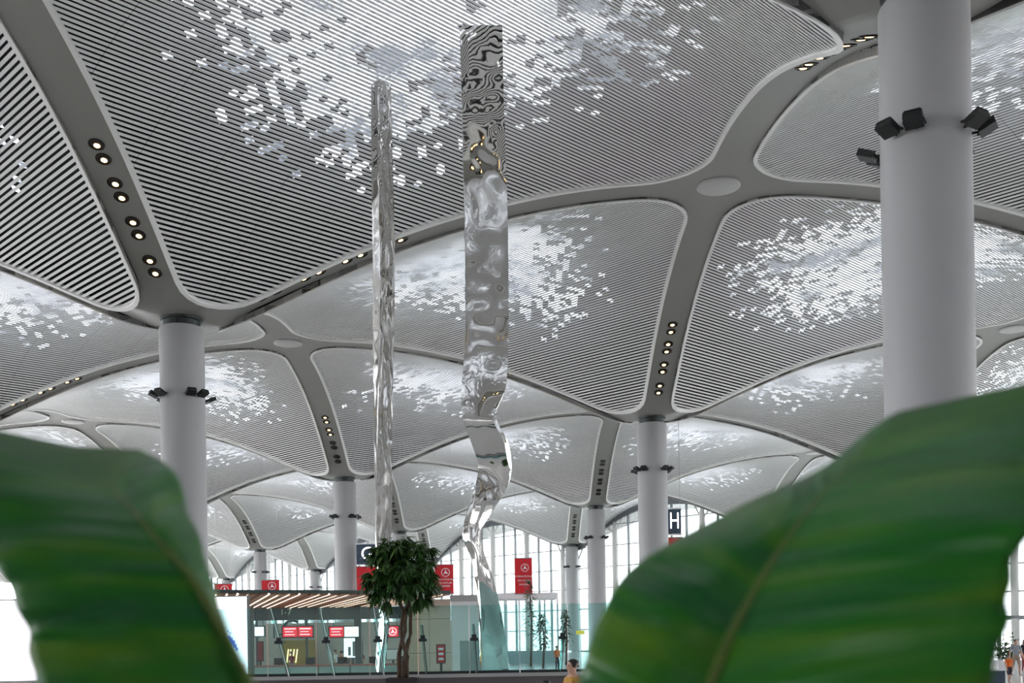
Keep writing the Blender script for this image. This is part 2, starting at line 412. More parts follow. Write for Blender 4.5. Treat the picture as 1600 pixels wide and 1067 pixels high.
def downlight_mesh():
    mb = MB()
    mb.lathe([(0.30, 0.0), (0.30, -0.035), (0.255, -0.04), (0.25, -0.012)], 20, cap=False, mi=0)
    mb.lathe([(0.25, -0.012), (0.001, -0.010)], 20, cap=False, mi=0)
    return mb.mesh('downlight', M['cup'], True)
def lens_mesh():
    mb = MB(); mb.lathe([(0.125, 0.0), (0.11, -0.015), (0.06, -0.02), (0.001, -0.022)], 16, cap=False); return mb.mesh('lens', M['lens'], True)
DL, LN = downlight_mesh(), lens_mesh(); LN_OFF = LN.copy(); LN_OFF.materials.clear(); LN_OFF.materials.append(M['lens_off'])
nr_ = 0
for (kc, kh), parts in ribs.items():
    mb = MB()
    for bay, pc, ph in parts:
        b = bay if pc == (0, 0) else Flip(bay)
        swap = (pc == (0, 0) and ph == (0, 1)) or (pc == (1, 1) and ph == (1, 0))
        rib_half(mb, b, swap)
    nr_ += 1
    o = mb.build('trim_%d' % nr_, M['rib'], smooth=True); tag(o, kind='structure')
    a, b = node(*kc), node(*kh)
    if min(a.y, b.y) > 180: continue
    d = (b-a); 
    for t in (.150, .178, .232, .260, .310, .338, .385, .413):
        c = a+d*t; c.z = g(t)-0.005
        sl = (g(t+.01)-g(t-.01))/(0.02*S)
        dn = link('downlight', DL, o, c)
        R = Matrix.Rotation(math.atan2(d.y, d.x), 4, 'Z') @ Matrix.Rotation(-math.atan(sl), 4, 'Y')
        dn.matrix_world = Matrix.Translation(c) @ R
        ln = link('lens', LN if c.y < 96 else LN_OFF, dn); ln.location = (-0.07 if a.y > b.y else 0.07, 0, -0.014)
# hub caps
hubs = {kh for (kc, kh) in ribs}
hm = MB(); hm.lathe([(1.02, 0.06), (1.02, -0.05), (0.9, -0.09), (0.5, -0.12), (0.001, -0.13)], 40, cap=False)
HM = hm.mesh('hub_cap', M['hub'], True)
for k in sorted(hubs):
    c = node(*k); nr_ += 1
    o = link('trim_%d' % nr_, HM, None, (c.x, c.y, g(1)-0.01)); tag(o, kind='structure')

# floor
mb = MB(); mb.quad((-230, -102, 0), (230, -102, 0), (230, 330, 0), (-230, 330, 0))
tag(mb.build('floor', M['floor']), kind='structure')
mb = MB(); mb.box((0, -101, 11.5), (460, 0.4, 23)); tag(mb.build('wall_back', M['ledge']), kind='structure')  # unseen end wall, added to keep sky light off the column fronts

# ------------------------------------------------------------------ columns
sm = MB(); sm.lathe([(1.034, 0.0), (1.034, HC-0.06), (1.0, HC)], 48); SHAFT = sm.mesh('shaft', M['shaft'], True); 
try: SHAFT.set_sharp_from_angle(angle=math.radians(30))
except Exception: pass
cm = MB(); cm.lathe([(0.86, HC), (0.86, HC+0.30), (0.98, HC+0.32), (0.98, HC+0.42)], 40); COLLAR = cm.mesh('collar', M['collar'])
bs = MB(); bs.lathe([(1.10, 0), (1.10, 0.22), (1.05, 0.25)], 40); BASEM = bs.mesh('base_ring', M['steel'])
fl = MB()
ax = Matrix.Rotation(math.radians(-24), 3, 'X')
fl.box((0, 0.10, 0.0), (0.05, 0.26, 0.05)); fl.box((0, 0.36, 0.06), (0.42, 0.40, 0.16), ax=ax.inverted())
fl.box((0, 0.37, 0.15), (0.36, 0.34, 0.04), ax=ax.inverted()); fl.box((-0.22, 0.26, 0.03), (0.03, 0.30, 0.05)); fl.box((0.22, 0.26, 0.03), (0.03, 0.30, 0.05))
FLOOD = fl.mesh('floodlight', M['flood'])
columns = {
 (0, 0): 'white round column at left rising behind the left banana leaf',
 (1, -1): 'largest and nearest white round column, at the right edge of the photo',
 (1, 1): 'white round column in the middle distance rising behind the right banana leaf',
 (0, 2): 'white round column just left of the slimmer mirror sculpture, behind the wooden canopy',
 (1, 3): 'white round column between the glass front and the right banana leaf, with a lamp bracket pair',
 (1, 5): 'grey-green column against the bright windows just left of the white one',
 (0, 4): 'distant column behind the top of the potted tree',
 (0, 6): 'far column beside the right side of the tree crown at the glass front',
 (-1, 5): 'thin distant column above the wooden canopy, left of the red banner',
 (-1, 7): 'thin grey-green column standing against the windows above the wooden canopy',
 (-2, 8): 'smallest far column at the left end of the wooden canopy',
 (-1, 3): 'column standing out of sight behind the left banana leaf',
 (2, 2): 'column standing out of sight behind the upper edge of the right banana leaf',
 (2, 4): 'far column out of sight behind the middle of the right banana leaf',
 (-2, 4): 'far column out of sight behind the left edge leaf and screen',
 (-2, 6): 'farther column out of sight behind the left leaf and white screen',
 (2, 0): 'column beyond the right edge of the photo, level with the left column',
 (-1, 1): 'column beyond the left edge of the photo, behind the left column',
 (3, 1): 'column far beyond the right edge of the photo',
 (3, 3): 'column just beyond the right edge of the photo, near the glass front',
 (-2, 2): 'column far beyond the left edge of the photo',
}
for k, lab in columns.items():
    c = node(*k); root = empty('column', (c.x, c.y, 0)); tag(root, lab, 'column', 'round columns carrying the vaulted ceiling')
    link('shaft', SHAFT, root); link('collar', COLLAR, root); link('base_ring', BASEM, root)
    for az in (-45, 45, 135, -135):
        for off in (-13, 13):
            a = math.radians(az+off); dx, dy = math.sin(a), -math.cos(a)
            f = link('floodlight', FLOOD, root, (dx*1.0, dy*1.0, 11.65+CAMH+0.0))
            f.rotation_euler = (0, 0, math.atan2(dy, dx)-PI/2)
# ------------------------------------------------------------------ glazed front along i+j = 6
def front_bay(n, ia, ja, panes, nm=13):
    a, b = node(ia, ja), node(ia-1, ja+1); d = (b-a); L = d.length; e = d/L; nrm = Vector((-e.y, e.x, 0))
    if nrm.y < 0: nrm = -nrm
    root = empty('window_%d' % n, (a.x, a.y, 0)); tag(root, kind='structure')
    off = nrm*0.9
    def pt(f, z, o=0.0): return e*(L*f)+off+nrm*o+Vector((0, 0, z))
    top = lambda f: g(fold(2*f))-0.35
    # arch beam under the vault
    mb = MB(); K = 24
    for lo, hi, t0 in ((-0.75, 0.0, 0.0),):
        ring = []
        for k in range(K+1):
            f = k/K; z = top(f)
            ring.append([pt(f, z+lo, -.25), pt(f, z+lo, .25), pt(f, z+hi+0.25, .25), pt(f, z+hi+0.25, -.25)])
        mb.grid(ring, closed=True)
    mb.build('arch_beam', M['beam'], root)
    zs = [0.25, 3.6, 6.9, 10.2, 13.5, 16.8, 20.1]
    for k in range(nm+1):
        f = k/nm; f = min(max(f, .006), .994); z = top(f)-0.5
        mb = MB()
        if k % 3 == 1:
            mb.tube([pt(f, 0), pt(f, z-1.6), pt(f, z)], [.46, .46, .24], 12); mb.build('post', M['post_white'], root, True)
            v = MB()
            for sgn in (-1, 1): v.tube([pt(f, z-2.2), pt(min(max(f+sgn*0.045, 0.01), .99), top(min(max(f+sgn*0.045, .01), .99))-0.4)], .13, 8)
            v.build('brace', M['post_white'], root, True)
        else:
            mb.bar(pt(f, 0), pt(f, z), e*0.24, nrm*0.34); mb.build('mullion', M['mullion'], root)
    for z in zs[1:]:
        fs = [k/200 for k in range(201) if top(k/200)-0.6 > z]
        if not fs: continue
        mb = MB(); mb.bar(pt(fs[0], z), pt(fs[-1], z), nrm*0.14, Vector((0, 0, 0.16))); mb.build('transom', M['mullion'], root)
    mb = MB(); mb.bar(pt(0, 0.12), pt(1, 0.12), nrm*0.35, Vector((0, 0, 0.24))); mb.build('sill', M['ledge'], root)
    if not panes: zs = [0.25]
    for k in range(nm):
        f0, f1 = k/nm, (k+1)/nm; t0, t1 = top(f0)-0.55, top(f1)-0.55
        for q, z0 in enumerate(zs):
            z1 = zs[q+1] if q+1 < len(zs) else 99
            if z0 >= max(t0, t1): continue
            A, Bz = min(z1, t0), min(z1, t1)
            mb = MB(); c = [pt(f0, min(z0, A)), pt(f1, min(z0, Bz)), pt(f1, Bz), pt(f0, A)]
            mb.quad(*c); mb.build('pane', M['wglass'], root)
for n, (ia, ja, pn) in enumerate(((1, 5, True), (2, 4, True), (3, 3, True), (0, 6, True), (-1, 7, True), (-2, 8, False), (4, 2, True))): front_bay(n+1, ia, ja, pn)

# ------------------------------------------------------------------ mirror sculptures
def ribbon(name, label, Z, path, depth, yaw0=0.0, lean=0.0):
    """path rows: (py, left px, right px, yaw deg, push m): a rectangular tube of polished sheet"""
    def cat(a, b, c, d, t): return 0.5*((2*b)+(-a+c)*t+(2*a-5*b+4*c-d)*t*t+(-a+3*b-3*c+d)*t**3)
    rows = []
    for k in range(len(path)-1):
        p0, p1, p2, p3 = path[max(k-1, 0)], path[k], path[k+1], path[min(k+2, len(path)-1)]
        n = max(3, int((p2[0]-p1[0])/6))
        for q in range(n): rows.append([cat(p0[i], p1[i], p2[i], p3[i], q/n) for i in range(5)])
    rows.append(list(path[-1]))
    rings = []; nseg = 10
    for (py, l, r, yaw, push) in rows:
        A, Bp = at(l, py, Z+push), at(r, py, Z+push); c = (A+Bp)/2; wd = (Bp.x-A.x); y = math.radians(yaw)
        dep = depth; wdt = max((wd-abs(math.sin(y))*dep)/max(math.cos(y), .3), 0.18)
        ux, uy = Vector((math.cos(y), math.sin(y), 0)), Vector((-math.sin(y), math.cos(y), 0)); ring = []
        for s_ in range(4):
            for q in range(nseg):
                f = q/nseg*2-1
                lx, ly = [(f, -1), (1, f), (-f, 1), (-1, -f)][s_]
                v = c + ux*(lx*wdt/2) + uy*(ly*dep/2)
                edge = (1-abs(lx)**6)*(s_ % 2 == 0)+(1-abs(ly)**6)*(s_ % 2)
                nn = (-uy, ux, uy, -ux)[s_]
                am = 0.045*noise.noise(Vector((lx*.8+Z, c.z*.55, s_*5.0)))+0.018*noise.noise(Vector((lx*2+9, c.z*1.9, s_*3.0)))
                v = v + nn*(am*edge)
                v.z = max(v.z, 0.0); ring.append(v)
        rings.append(ring)
    mb = MB(); mb.grid(rings, closed=True)
    k = len(mb.v)-4*nseg; mb.f.append(tuple(range(k, k+4*nseg))); mb.m.append(0); mb.f.append(tuple(range(4*nseg))[::-1]); mb.m.append(0)
    root = empty(name, (rings[-1][0].x, rings[-1][0].y, 0)); tag(root, label, 'sculpture', 'tall mirror-polished ribbon sculptures')
    o = mb.build('ribbon', M['mirror'], root); o.location = (-root.location.x, -root.location.y, 0); smooth_angle(o, 50)
    b = MB(); c = sum(rings[-1], Vector())/len(rings[-1]); b.box((c.x-root.location.x, c.y-root.location.y, 0.04), (1.5, 0.9, 0.08)); b.build('base_plate', M['steel'], root)
ribbon('mirror_sculpture', 'broad mirror-polished steel ribbon sculpture, kinked near its foot, right of the tree', 34.5, [
 (45, 718, 785, 0, 0), (150, 721, 787, 2, 0), (300, 724, 792, 4, 0), (400, 726, 794, 4, 0), (500, 727, 795, 3, 0), (560, 725, 794, 2, 0),
 (610, 721, 789, 0, -.2), (645, 722, 777, -8, -.5), (662, 726, 778, -22, -.6), (690, 736, 793, -26, -.2), (720, 746, 799, -22, .2), (745, 746, 798, -10, .3),
 (770, 738, 788, 18, .2), (795, 731, 772, 30, 0), (820, 724, 757, 35, -.1), (842, 723, 752, 38, -.2), (865, 733, 757, 35, -.1), (900, 741, 769, 20, 0),
 (950, 747, 782, 14, .2), (1000, 749, 790, 12, .3), (1055, 750, 796, 10, .3), (1106, 751, 801, 10, .3)], 0.36)
ribbon('mirror_sculpture', 'slimmer mirror-polished steel ribbon sculpture seen corner-on, left of the tree top', 35.5, [
 (133, 579, 611, 35, 0), (250, 580, 614, 36, 0), (400, 582, 617, 38, 0), (520, 582, 616, 37, 0), (620, 583, 614, 28, 0), (720, 584, 613, 18, 0), (800, 585, 613, 12, 0),
 (850, 586, 611, 12, 0), (900, 588, 610, 12, 0), (945, 590, 611, 14, 0), (970, 593, 608, 26, -.2), (1000, 590, 606, 30, 0), (1040, 586, 602, 20, 0), (1106, 588, 606, 10, 0)], 0.46)

# ------------------------------------------------------------------ banana leaves in the foreground
def banana(name, label, rows, foot, ncol=14, mid_dark=False):
    """rows: (left px, mid px, right px) each (x, y, depth); real curved blade with thickness"""
    def cr(a, b, c, d, t): return 0.5*((2*b)+(c-a)*t+(2*a-5*b+4*c-d)*t*t+(3*b-3*c+d-a)*t**3)
    R = [[at(*q) for q in r] for r in rows]; fine = []
    n = 6
    for k in range(len(R)-1):
        for q in range(n):
            fine.append([cr(R[max(k-1, 0)][c], R[k][c], R[k+1][c], R[min(k+2, len(R)-1)][c], q/n) for c in range(3)])
    fine.append(R[-1])
    P = []; UV = []
    for ri, (l, m_, r) in enumerate(fine):
        row = []; uvr = []
        for c in range(2*ncol+1):
            f = c/ncol-1
            if f < 0: base = m_.lerp(l, -f)
            else: base = m_.lerp(r, f)
            a = abs(f); bulge = 0.030*math.sin(PI*min(a, 1))*min(1, ri/10) + 0.006*math.sin(ri*0.9+f*2.0)*a + 0.008*math.sin(ri*0.37+1.0)*a
            v = base + Vector((0, -bulge, bulge*0.06)); row.append(v); uvr.append((f, ri/len(fine)+0.10*a))
        P.append(row); UV.append(uvr)
    root = empty(name, (foot[0], foot[1], 0)); tag(root, label, 'plant', 'banana plants in the foreground')
    inv = Vector((-foot[0], -foot[1], 0))
    mb = MB(); mb.grid([[v+inv for v in row] for row in P])
    o = mb.build('leaf', M['leaf'], root, True); me = o.data
    uvl = me.uv_layers.new(name='UVMap'); C = 2*ncol+1
    flat = [uv for row in UV for uv in row]
    for lp in me.loops: uvl.data[lp.index].uv = flat[lp.vertex_index]
    sd = o.modifiers.new('thickness', 'SOLIDIFY'); sd.thickness = 0.003
    # raised midrib, then the stalk down to the pot
    mid = [row[ncol]+inv for row in P]; N = len(mid)
    mb = MB(); mb.tube([v+Vector((0, -0.002, 0.0)) for v in mid], [0.001+0.010*(k/N) for k in range(N)], 8); mb.build('midrib', M['rib_leaf'], root, True)
    a = mid[-1]; mb = MB()
    mb.tube([a, a*0.8+Vector((0, 0, a.z*0.0)), Vector((a.x*.35, a.y*.35, a.z*.55)), Vector((0, 0, 0.42))], [0.013, 0.016, 0.022, 0.035], 10); mb.build('stalk', M['stem'], root, True)
    return root
D = 1.35
left_rows = [((-100, 655, 1.72), (118, 700, 1.70), (222, 708, 1.76)), ((-110, 735, 1.50), (150, 735, 1.53), (268, 735, 1.66)), ((-50, 828, 1.40), (204, 795, 1.44), (287, 792, 1.58)),
 ((2, 885, 1.35), (250, 850, 1.40), (314, 850, 1.50)), ((24, 945, 1.33), (298, 900, 1.38), (330, 912, 1.46)), ((44, 1000, 1.32), (332, 957, 1.37), (347, 970, 1.42)),
 ((57, 1060, 1.31), (366, 1025, 1.36), (376, 1040, 1.39)), ((72, 1130, 1.31), (402, 1100, 1.36), (408, 1110, 1.37)), ((200, 1240, 1.33), (440, 1200, 1.36), (446, 1205, 1.37))]
banana('banana_plant', 'left banana plant with one broad leaf folded over, in front of the white screen', left_rows, (-0.22, 1.42))
right_rows = [((1384, 656, 1.66), (1404, 646, 1.62), (1690, 585, 1.46)), ((1345, 686, 1.64), (1378, 676, 1.54), (1705, 650, 1.32)), ((1285, 733, 1.66), (1330, 725, 1.50), (1690, 735, 1.22)),
 ((1165, 790, 1.64), (1272, 790, 1.44), (1628, 800, 1.18)), ((1045, 852, 1.55), (1219, 861, 1.41), (1592, 868, 1.16)), ((975, 903, 1.52), (1180, 925, 1.38), (1581, 930, 1.15)),
 ((936, 975, 1.48), (1145, 990, 1.36), (1566, 990, 1.14)), ((906, 1067, 1.44), (1112, 1070, 1.34), (1549, 1070, 1.14)), ((892, 1140, 1.40), (1086, 1140, 1.33), (1535, 1150, 1.15)), ((960, 1260, 1.36), (1050, 1260, 1.32), (1300, 1270, 1.22))]
banana('banana_plant', 'right banana plant with one very wide leaf and a pale midrib', right_rows, (0.20, 1.36))
for x, y, lab in ((-0.22, 1.42, 'dark round planter holding the left banana plant'), (0.20, 1.36, 'dark round planter holding the right banana plant')):
    r = empty('planter', (x, y, 0)); tag(r, lab, 'planter', 'planters of the banana plants')
    mb = MB(); mb.lathe([(0.13, 0), (0.19, 0.40), (0.20, 0.42), (0.175, 0.42), (0.17, 0.37)], 28, cap=False); smooth_angle(mb.build('pot', M['pot'], r), 40)
    mb = MB(); mb.lathe([(0.171, 0.37), (0.08, 0.385), (0.001, 0.39)], 20, cap=False); mb.build('soil', M['soil'], r, True)

# ------------------------------------------------------------------ glass screen on a low wall
GZ = 32.0
def gx(px): return at(px, 1000, GZ).x
zt, zb = at(700, 945.5, GZ).z, at(700, 1053, GZ).z
low = empty('low_wall', (gx(650), GZ, 0)); tag(low, 'long low mauve-grey wall carrying the glass screen', 'low wall')
mb = MB(); mb.box((-0.5, 0.30, (zb-.10)/2), (26.0, 0.50, zb-0.10)); mb.build('body', M['ledge_dark'], low)
mb = MB(); mb.box((-0.5, 0.27, zb-0.05), (26.0, 0.62, 0.10)); mb.build('coping', M['ledge'], low)
xs = [240, 325, 415, 492, 576, 652, 733, 812, 888, 966, 1045, 1125, 1210]
for k in range(len(xs)-1):
    x0, x1 = gx(xs[k])+0.02, gx(xs[k+1])-0.02
    r = empty('glass_screen', ((x0+x1)/2, GZ+0.25, zb))
    left = ['panel out of sight behind the left banana leaf', 'leftmost visible panel, beside the white screen', 'panel in front of the gold back wall', 'panel in front of the two-part red sign',
            'panel behind the tree crown, over the slim sculpture foot', 'panel between the tree trunk and the broad sculpture', 'panel in front of the broad sculpture foot', 'panel right of the broad sculpture',
            'panel below the grey-green column', 'panel partly covered by the right banana leaf', 'panel out of sight behind the right leaf midrib', 'panel out of sight behind the right half of the right leaf'][k]
    tag(r, 'clear greenish glass screen, '+left, 'glass screen', 'glass screens on the low wall')
    mb = MB(); mb.box((0, 0, (zt-zb)/2), (x1-x0, 0.024, zt-zb)); mb.build('pane', M['glass'], r)
    mb = MB(); mb.box((0, 0, 0.04), (x1-x0, 0.09, 0.08)); mb.build('base_rail', M['dark'], r)
    # fin at the left end: splayed glass blade with a dark clamp
    px = xs[k] if xs[k] < 772 else xs[k+1]; fx = (-(x1-x0)/2+0.10) if xs[k] < 772 else ((x1-x0)/2-0.10); spl = (772-px)*0.079
    if xs[k] < 772 < xs[k+1]: spl = 6
    dx = (gx(px+spl)-gx(px))
    tp = zt-zb if px < 600 else (zt-zb)*0.72
    dx *= tp/(zt-zb)
    a, b = Vector((fx+dx, -0.16, 0.0)), Vector((fx, -0.06, tp))
    mb = MB(); mb.bar(a, b, (0.07, 0, 0), (0, 0.22, 0)); f = mb.build('fin', M['glass_edge'], r)
    mb = MB(); mb.bar(a+Vector((0.03, -.12, 0)), b+Vector((0.03, -.12, 0)), (0.022, 0, 0), (0, 0.02, 0)); mb.build('fin_edge', M['white'] if px < 600 else M['dark'], f)
    c = a.lerp(b, 0.50*(zt-zb)/tp); mb = MB(); mb.box((c.x, c.y-0.05, c.z), (0.24, 0.26, 0.09)); mb.box((c.x, c.y-0.05, c.z+.08), (0.14, 0.2, 0.12)); mb.build('clamp', M['dark'], f)

# ------------------------------------------------------------------ potted tree
TZ = 30.5
base = at(629, 1060, TZ)
tree = empty('potted_tree', (base.x, base.y, base.z-0.03)); tag(tree, 'slender indoor tree with braided trunk and round dark green crown', 'tree')
mpx = TZ/F_PX
def L(px, py, dy=0.0): q = at(px, py, TZ); return Vector((q.x-base.x, dy, q.z-base.z+0.03))
stems = [[(624, 1060.5), (623, 1020), (633, 985), (634, 955), (644, 925), (655, 895), (660, 870)], [(634, 1060.5), (636, 1025), (626, 990), (630, 955), (620, 925), (605, 900), (598, 875)], [(629, 1060.5), (632, 1030), (641, 990), (642, 950), (632, 915), (630, 885), (632, 855)]]
for k, st in enumerate(stems):
    mb = MB(); pts = [L(x, y, 0.05*math.sin(q*1.9+k*2.1)) for q, (x, y) in enumerate(st)]
    fine = []
    for q in range(len(pts)-1):
        for e in range(4): fine.append(pts[q].lerp(pts[q+1], e/4)+Vector((0.008*math.sin(e*1.7+q), 0.006*math.cos(e+q*2), 0)))
    fine.append(pts[-1]); n_ = len(fine)
    mb.tube(fine, [0.072*(1-0.75*q/n_) for q in range(n_)], 9); mb.build('stem', M['bark'], tree, True)
rnd = random.Random(3)
bl = MB(); br = MB()
clus = []
while len(clus) < 170:
    a, b, c = rnd.uniform(-1, 1), rnd.uniform(-1, 1), rnd.uniform(-1, 1); rr = a*a+b*b+c*c
    if rr > 1 or rr < 0.12: continue
    q = L(630, 893)+Vector((a*1.04, b*0.95, c*1.02))
    if c < -0.45 and abs(a) < 0.30 and abs(b) < 0.5: continue
    if c > 0 and abs(a) > 0.85: continue
    clus.append((q, Vector((a, b, c))))
for q, dirv in clus:
    o0 = L(631, 915)+Vector((0, 0, 0.2*dirv.z)); 
    if rnd.random() < 0.5: br.tube([o0.lerp(q, .25), o0.lerp(q, .6)+Vector((0, 0, .05)), q], [.014, .010, .006], 5)
    for n_ in range(13):
        az = rnd.uniform(0, 2*PI); el = rnd.uniform(-1.25, 0.15)
        d = Vector((math.cos(az)*math.cos(el), math.sin(az)*math.cos(el), math.sin(el)))*0.75+dirv*0.35+Vector((0, 0, -0.25)); d.normalize()
        ln = rnd.uniform(.24, .42); wd = ln*0.14; s_ = d.cross(Vector((rnd.uniform(-.4, .4), rnd.uniform(-.4, .4), 1))).normalized(); p0 = q+d*0.03
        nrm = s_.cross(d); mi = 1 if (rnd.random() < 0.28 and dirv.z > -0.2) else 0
        k = len(bl.v); bl.v += [tuple(p0), tuple(p0+d*ln*.35+s_*wd+nrm*.015), tuple(p0+d*ln*.35-nrm*.01), tuple(p0+d*ln*.35-s_*wd+nrm*.015), tuple(p0+d*ln*.72+s_*wd*.7-Vector((0, 0, .02))), tuple(p0+d*ln*.72-s_*wd*.7-Vector((0, 0, .02))), tuple(p0+d*ln-Vector((0, 0, .06)))]
        for f in ((0, 1, 2), (0, 2, 3), (1, 4, 2), (2, 4, 5), (2, 5, 3), (4, 6, 5)): bl.f.append(tuple(k+e for e in f)); bl.m.append(mi)
o = bl.build('foliage', [M['tleaf'], M['tleaf2']], tree); tag(o, kind='stuff')
br.build('twigs', M['bark'], tree, True)
r = empty('planter', (base.x, base.y, 0)); tag(r, 'dark square planter holding the round-crowned tree', 'planter')
mb = MB(); h = base.z
mb.box((0, 0, h/2-0.02), (0.86, 0.86, h-0.04)); mb.build('body', M['pot'], r)
mb = MB()
for sx, sy, wx, wy in ((0, -.41, .88, .06), (0, .41, .88, .06), (-.41, 0, .06, .76), (.41, 0, .06, .76)): mb.box((sx, sy, h-0.01), (wx, wy, 0.06))
mb.build('rim', M['pot'], r)
mb = MB(); mb.box((0, 0, h-0.035), (0.76, 0.76, 0.03)); mb.build('soil', M['soil'], r)

# ------------------------------------------------------------------ check-in pavilion with the wooden canopy
CHH = 2.0+CAMH
R0 = Vector((floor_at(706, 48.0), 48.0, 0)); L0 = Vector((floor_at(225, 42.6), 42.6, 0))
e1 = (L0-R0); CL = e1.length; e1 = e1/CL; e2 = Vector((-0.29, 1, 0)).normalized(); DEP = 19.0
can = empty('canopy', (R0.x, R0.y, 0)); tag(can, 'flat canopy with wooden plank soffit and slanting strip lights over the desks', 'canopy')
mb = MB(); c4 = [Vector((0, 0, 0)), e1*CL, e1*CL+e2*DEP, e2*DEP]
mb.hexa([v+Vector((0, 0, CHH+0.07)) for v in (c4[0], c4[3], c4[2], c4[1])]+[v+Vector((0, 0, CHH+0.20)) for v in (c4[0], c4[3], c4[2], c4[1])]); mb.build('roof_slab', M['slab'], can)
npl = int(CL/0.42)
for k in range(npl):
    a = e1*(0.42*k+0.05); mb = MB(); mb.bar(a+e1*.165+Vector((0, 0, CHH+.03)), a+e1*.165+e2*(DEP-.05)+Vector((0, 0, CHH+.03)), e1*0.33, (0, 0, 0.06)); mb.build('plank', M['wood'], can)
    if k % 5 != 4:
        s0 = 0.15+1.5*((k*7) % 3)/3; mb = MB(); mb.bar(a+e1*.375+e2*s0+Vector((0, 0, CHH+.035)), a+e1*.375+e2*(DEP*0.93-(k*5 % 3))+Vector((0, 0, CHH+.035)), e1*0.035, (0, 0, 0.05)); mb.build('strip_light', M['strip'], can)
for px, Z in ((391, 58.0), (560, 60.5), (250, 58)):
    p = Vector((floor_at(px, Z), Z, 0))-can.location; mb = MB(); mb.box((p.x, p.y, CHH/2), (0.34, 0.34, CHH)); mb.build('support_post', M['fascia'], can)
FZ = 62.0
def wx(px, Z=FZ): return floor_at(px, Z)
pav = empty('check_in_hall_wall', (wx(520), FZ, 0)); tag(pav, 'dark slate header band with glazing below, under the wooden canopy', 'header')
z0, z1 = at(500, 968, FZ).z, CHH
mb = MB(); mb.box(((wx(240)+wx(645))/2-wx(520), 0.3, (z0+z1)/2), (wx(645)-wx(240), 0.5, z1-z0)); mb.build('header_band', M['fascia'], pav)
for px in (400, 478, 560, 640):
    mb = MB(); mb.box((wx(px)-wx(520), 0.3, z0/2), (0.12, 0.12, z0)); mb.build('mullion', M['fascia'], pav)
lettering('1-7', 0.5, M['white'], pav, (wx(447)-wx(520), 0.03, z1-0.22))
lettering('1-7', 1.0, M['slate'], pav, (wx(437)-wx(520), 0.5, z0-0.72)); lettering('G', 1.5, M['slate'], pav, (wx(452)-wx(520), 0.5, z0-0.55))
# hall behind
bw = empty('back_partition', (wx(520), 70, 0)); tag(bw, 'brown and beige partition behind the check-in desks', 'partition')
mb = MB(); mb.box((-2, 0, 1.7), (22, 0.2, 3.4)); mb.build('panel', M['beige'], bw)
p0, p1 = floor_at(440, 69), floor_at(492, 69)
mb = MB(); mb.box(((p0+p1)/2-bw.location.x, -0.9, 1.15), (p1-p0, 0.12, 2.3)); mb.build('gold_panel', M['gold'], bw)
for k, px in enumerate((447, 451, 456, 461)):
    x = floor_at(px, 68.9)-bw.location.x; mb = MB(); mb.bar((x, -1.0, 0.9), (x+.12, -1.0, 1.75), (.05, 0, 0), (0, .03, 0)); mb.build('lamp_tube', M['glow'], bw)
# red lit desk signs
def desk_sign(px0, px1, py0, py1, Z, label, parts):
    A, Bp = at(px0, py0, Z), at(px1, py1, Z); r = empty('desk_sign', ((A.x+Bp.x)/2, Z, Bp.z)); tag(r, label, 'sign', 'lit desk signs under the canopy')
    W, H = Bp.x-A.x, A.z-Bp.z
    mb = MB(); mb.box((0, 0.10, H/2), (W+.08, 0.14, H+.08)); mb.build('case', M['dark'], r)
    for q in (-0.35, 0.35):
        mb = MB(); top = CHH-Bp.z-.01; mb.bar((W*q, .1, H), (W*q, .1, top), (.03, 0, 0), (0, .03, 0)); mb.build('hanger', M['dark'], r)
    n = len(parts)
    for k, kind in enumerate(parts):
        cx = -W/2+W*(k+.5)/n; mb = MB(); mb.box((cx, 0.015, H/2), (W/n-0.05, 0.03, H-0.04)); f = mb.build('panel', M['white_lit'] if kind == 'w' else M['red_lit'], r)
        if kind == 'r':
            for q, (sz, wfrac) in enumerate(((.16, .8), (.09, .6), (.11, .7))):
                t = MB(); t.box((cx-(0.8-wfrac)*W/n/4, -0.006, H*(0.78-.27*q)), (W/n*wfrac*.92, .012, sz*.55*H)); t.build('text_line', M['white_lit'], f)
        elif kind == 'w':
            for q, (dx, ww) in enumerate(((-.22, .22), (.05, .12), (.27, .22))):
                t = MB(); t.box((cx+dx*W/n, -0.006, H*.5), (W/n*ww, .012, H*(.5+.2*(q == 1)))); t.build('symbol', M['pink'], f)
        else:
            bird(f, cx, -0.01, H*.5, H*.36, M['white_lit'])
def bird(parent, cx, y, cz, r, mt):
    """round airline emblem: ring with a soaring bird shape inside"""
    mb = MB(); n = 28; rings = []
    for k in range(n+1):
        a = 2*PI*k/n; rings.append([(cx+math.cos(a)*rr_, y+dy, cz+math.sin(a)*rr_) for rr_, dy in ((r, 0), (r*.86, 0), (r*.86, -.012), (r, -.012))])
    mb.grid(rings, closed=True)
    up = [(-.62, -.42), (-.30, -.05), (-.10, .45), (.02, .82), (.12, .42), (.40, -.10), (.75, -.30), (.35, -.36), (.02, -.25), (-.25, -.42)]
    k = len(mb.v); mb.v += [(cx+a*r*.9, y-.012, cz+b*r*.9) for a, b in up]; c = len(mb.v); mb.v.append((cx, y-.012, cz))
    for q in range(len(up)): mb.f.append((c, k+q, k+(q+1) % len(up))); mb.m.append(0)
    return mb.build('emblem', mt, parent)
desk_sign(441, 489, 979, 995, 60, 'wide two-part red lit sign over the desks, above the gold panel', 'rr')
desk_sign(514, 561, 979, 995, 60, 'red and white lit sign over the desks, right of the two-part red one', 'rw')
desk_sign(604, 623, 978, 995, 60, 'small red lit sign with a white bird emblem, left of the tree trunk', 'b')
desk_sign(397, 413, 979, 994, 60, 'small pinkish lit sign at the left end of the desks', 'w')
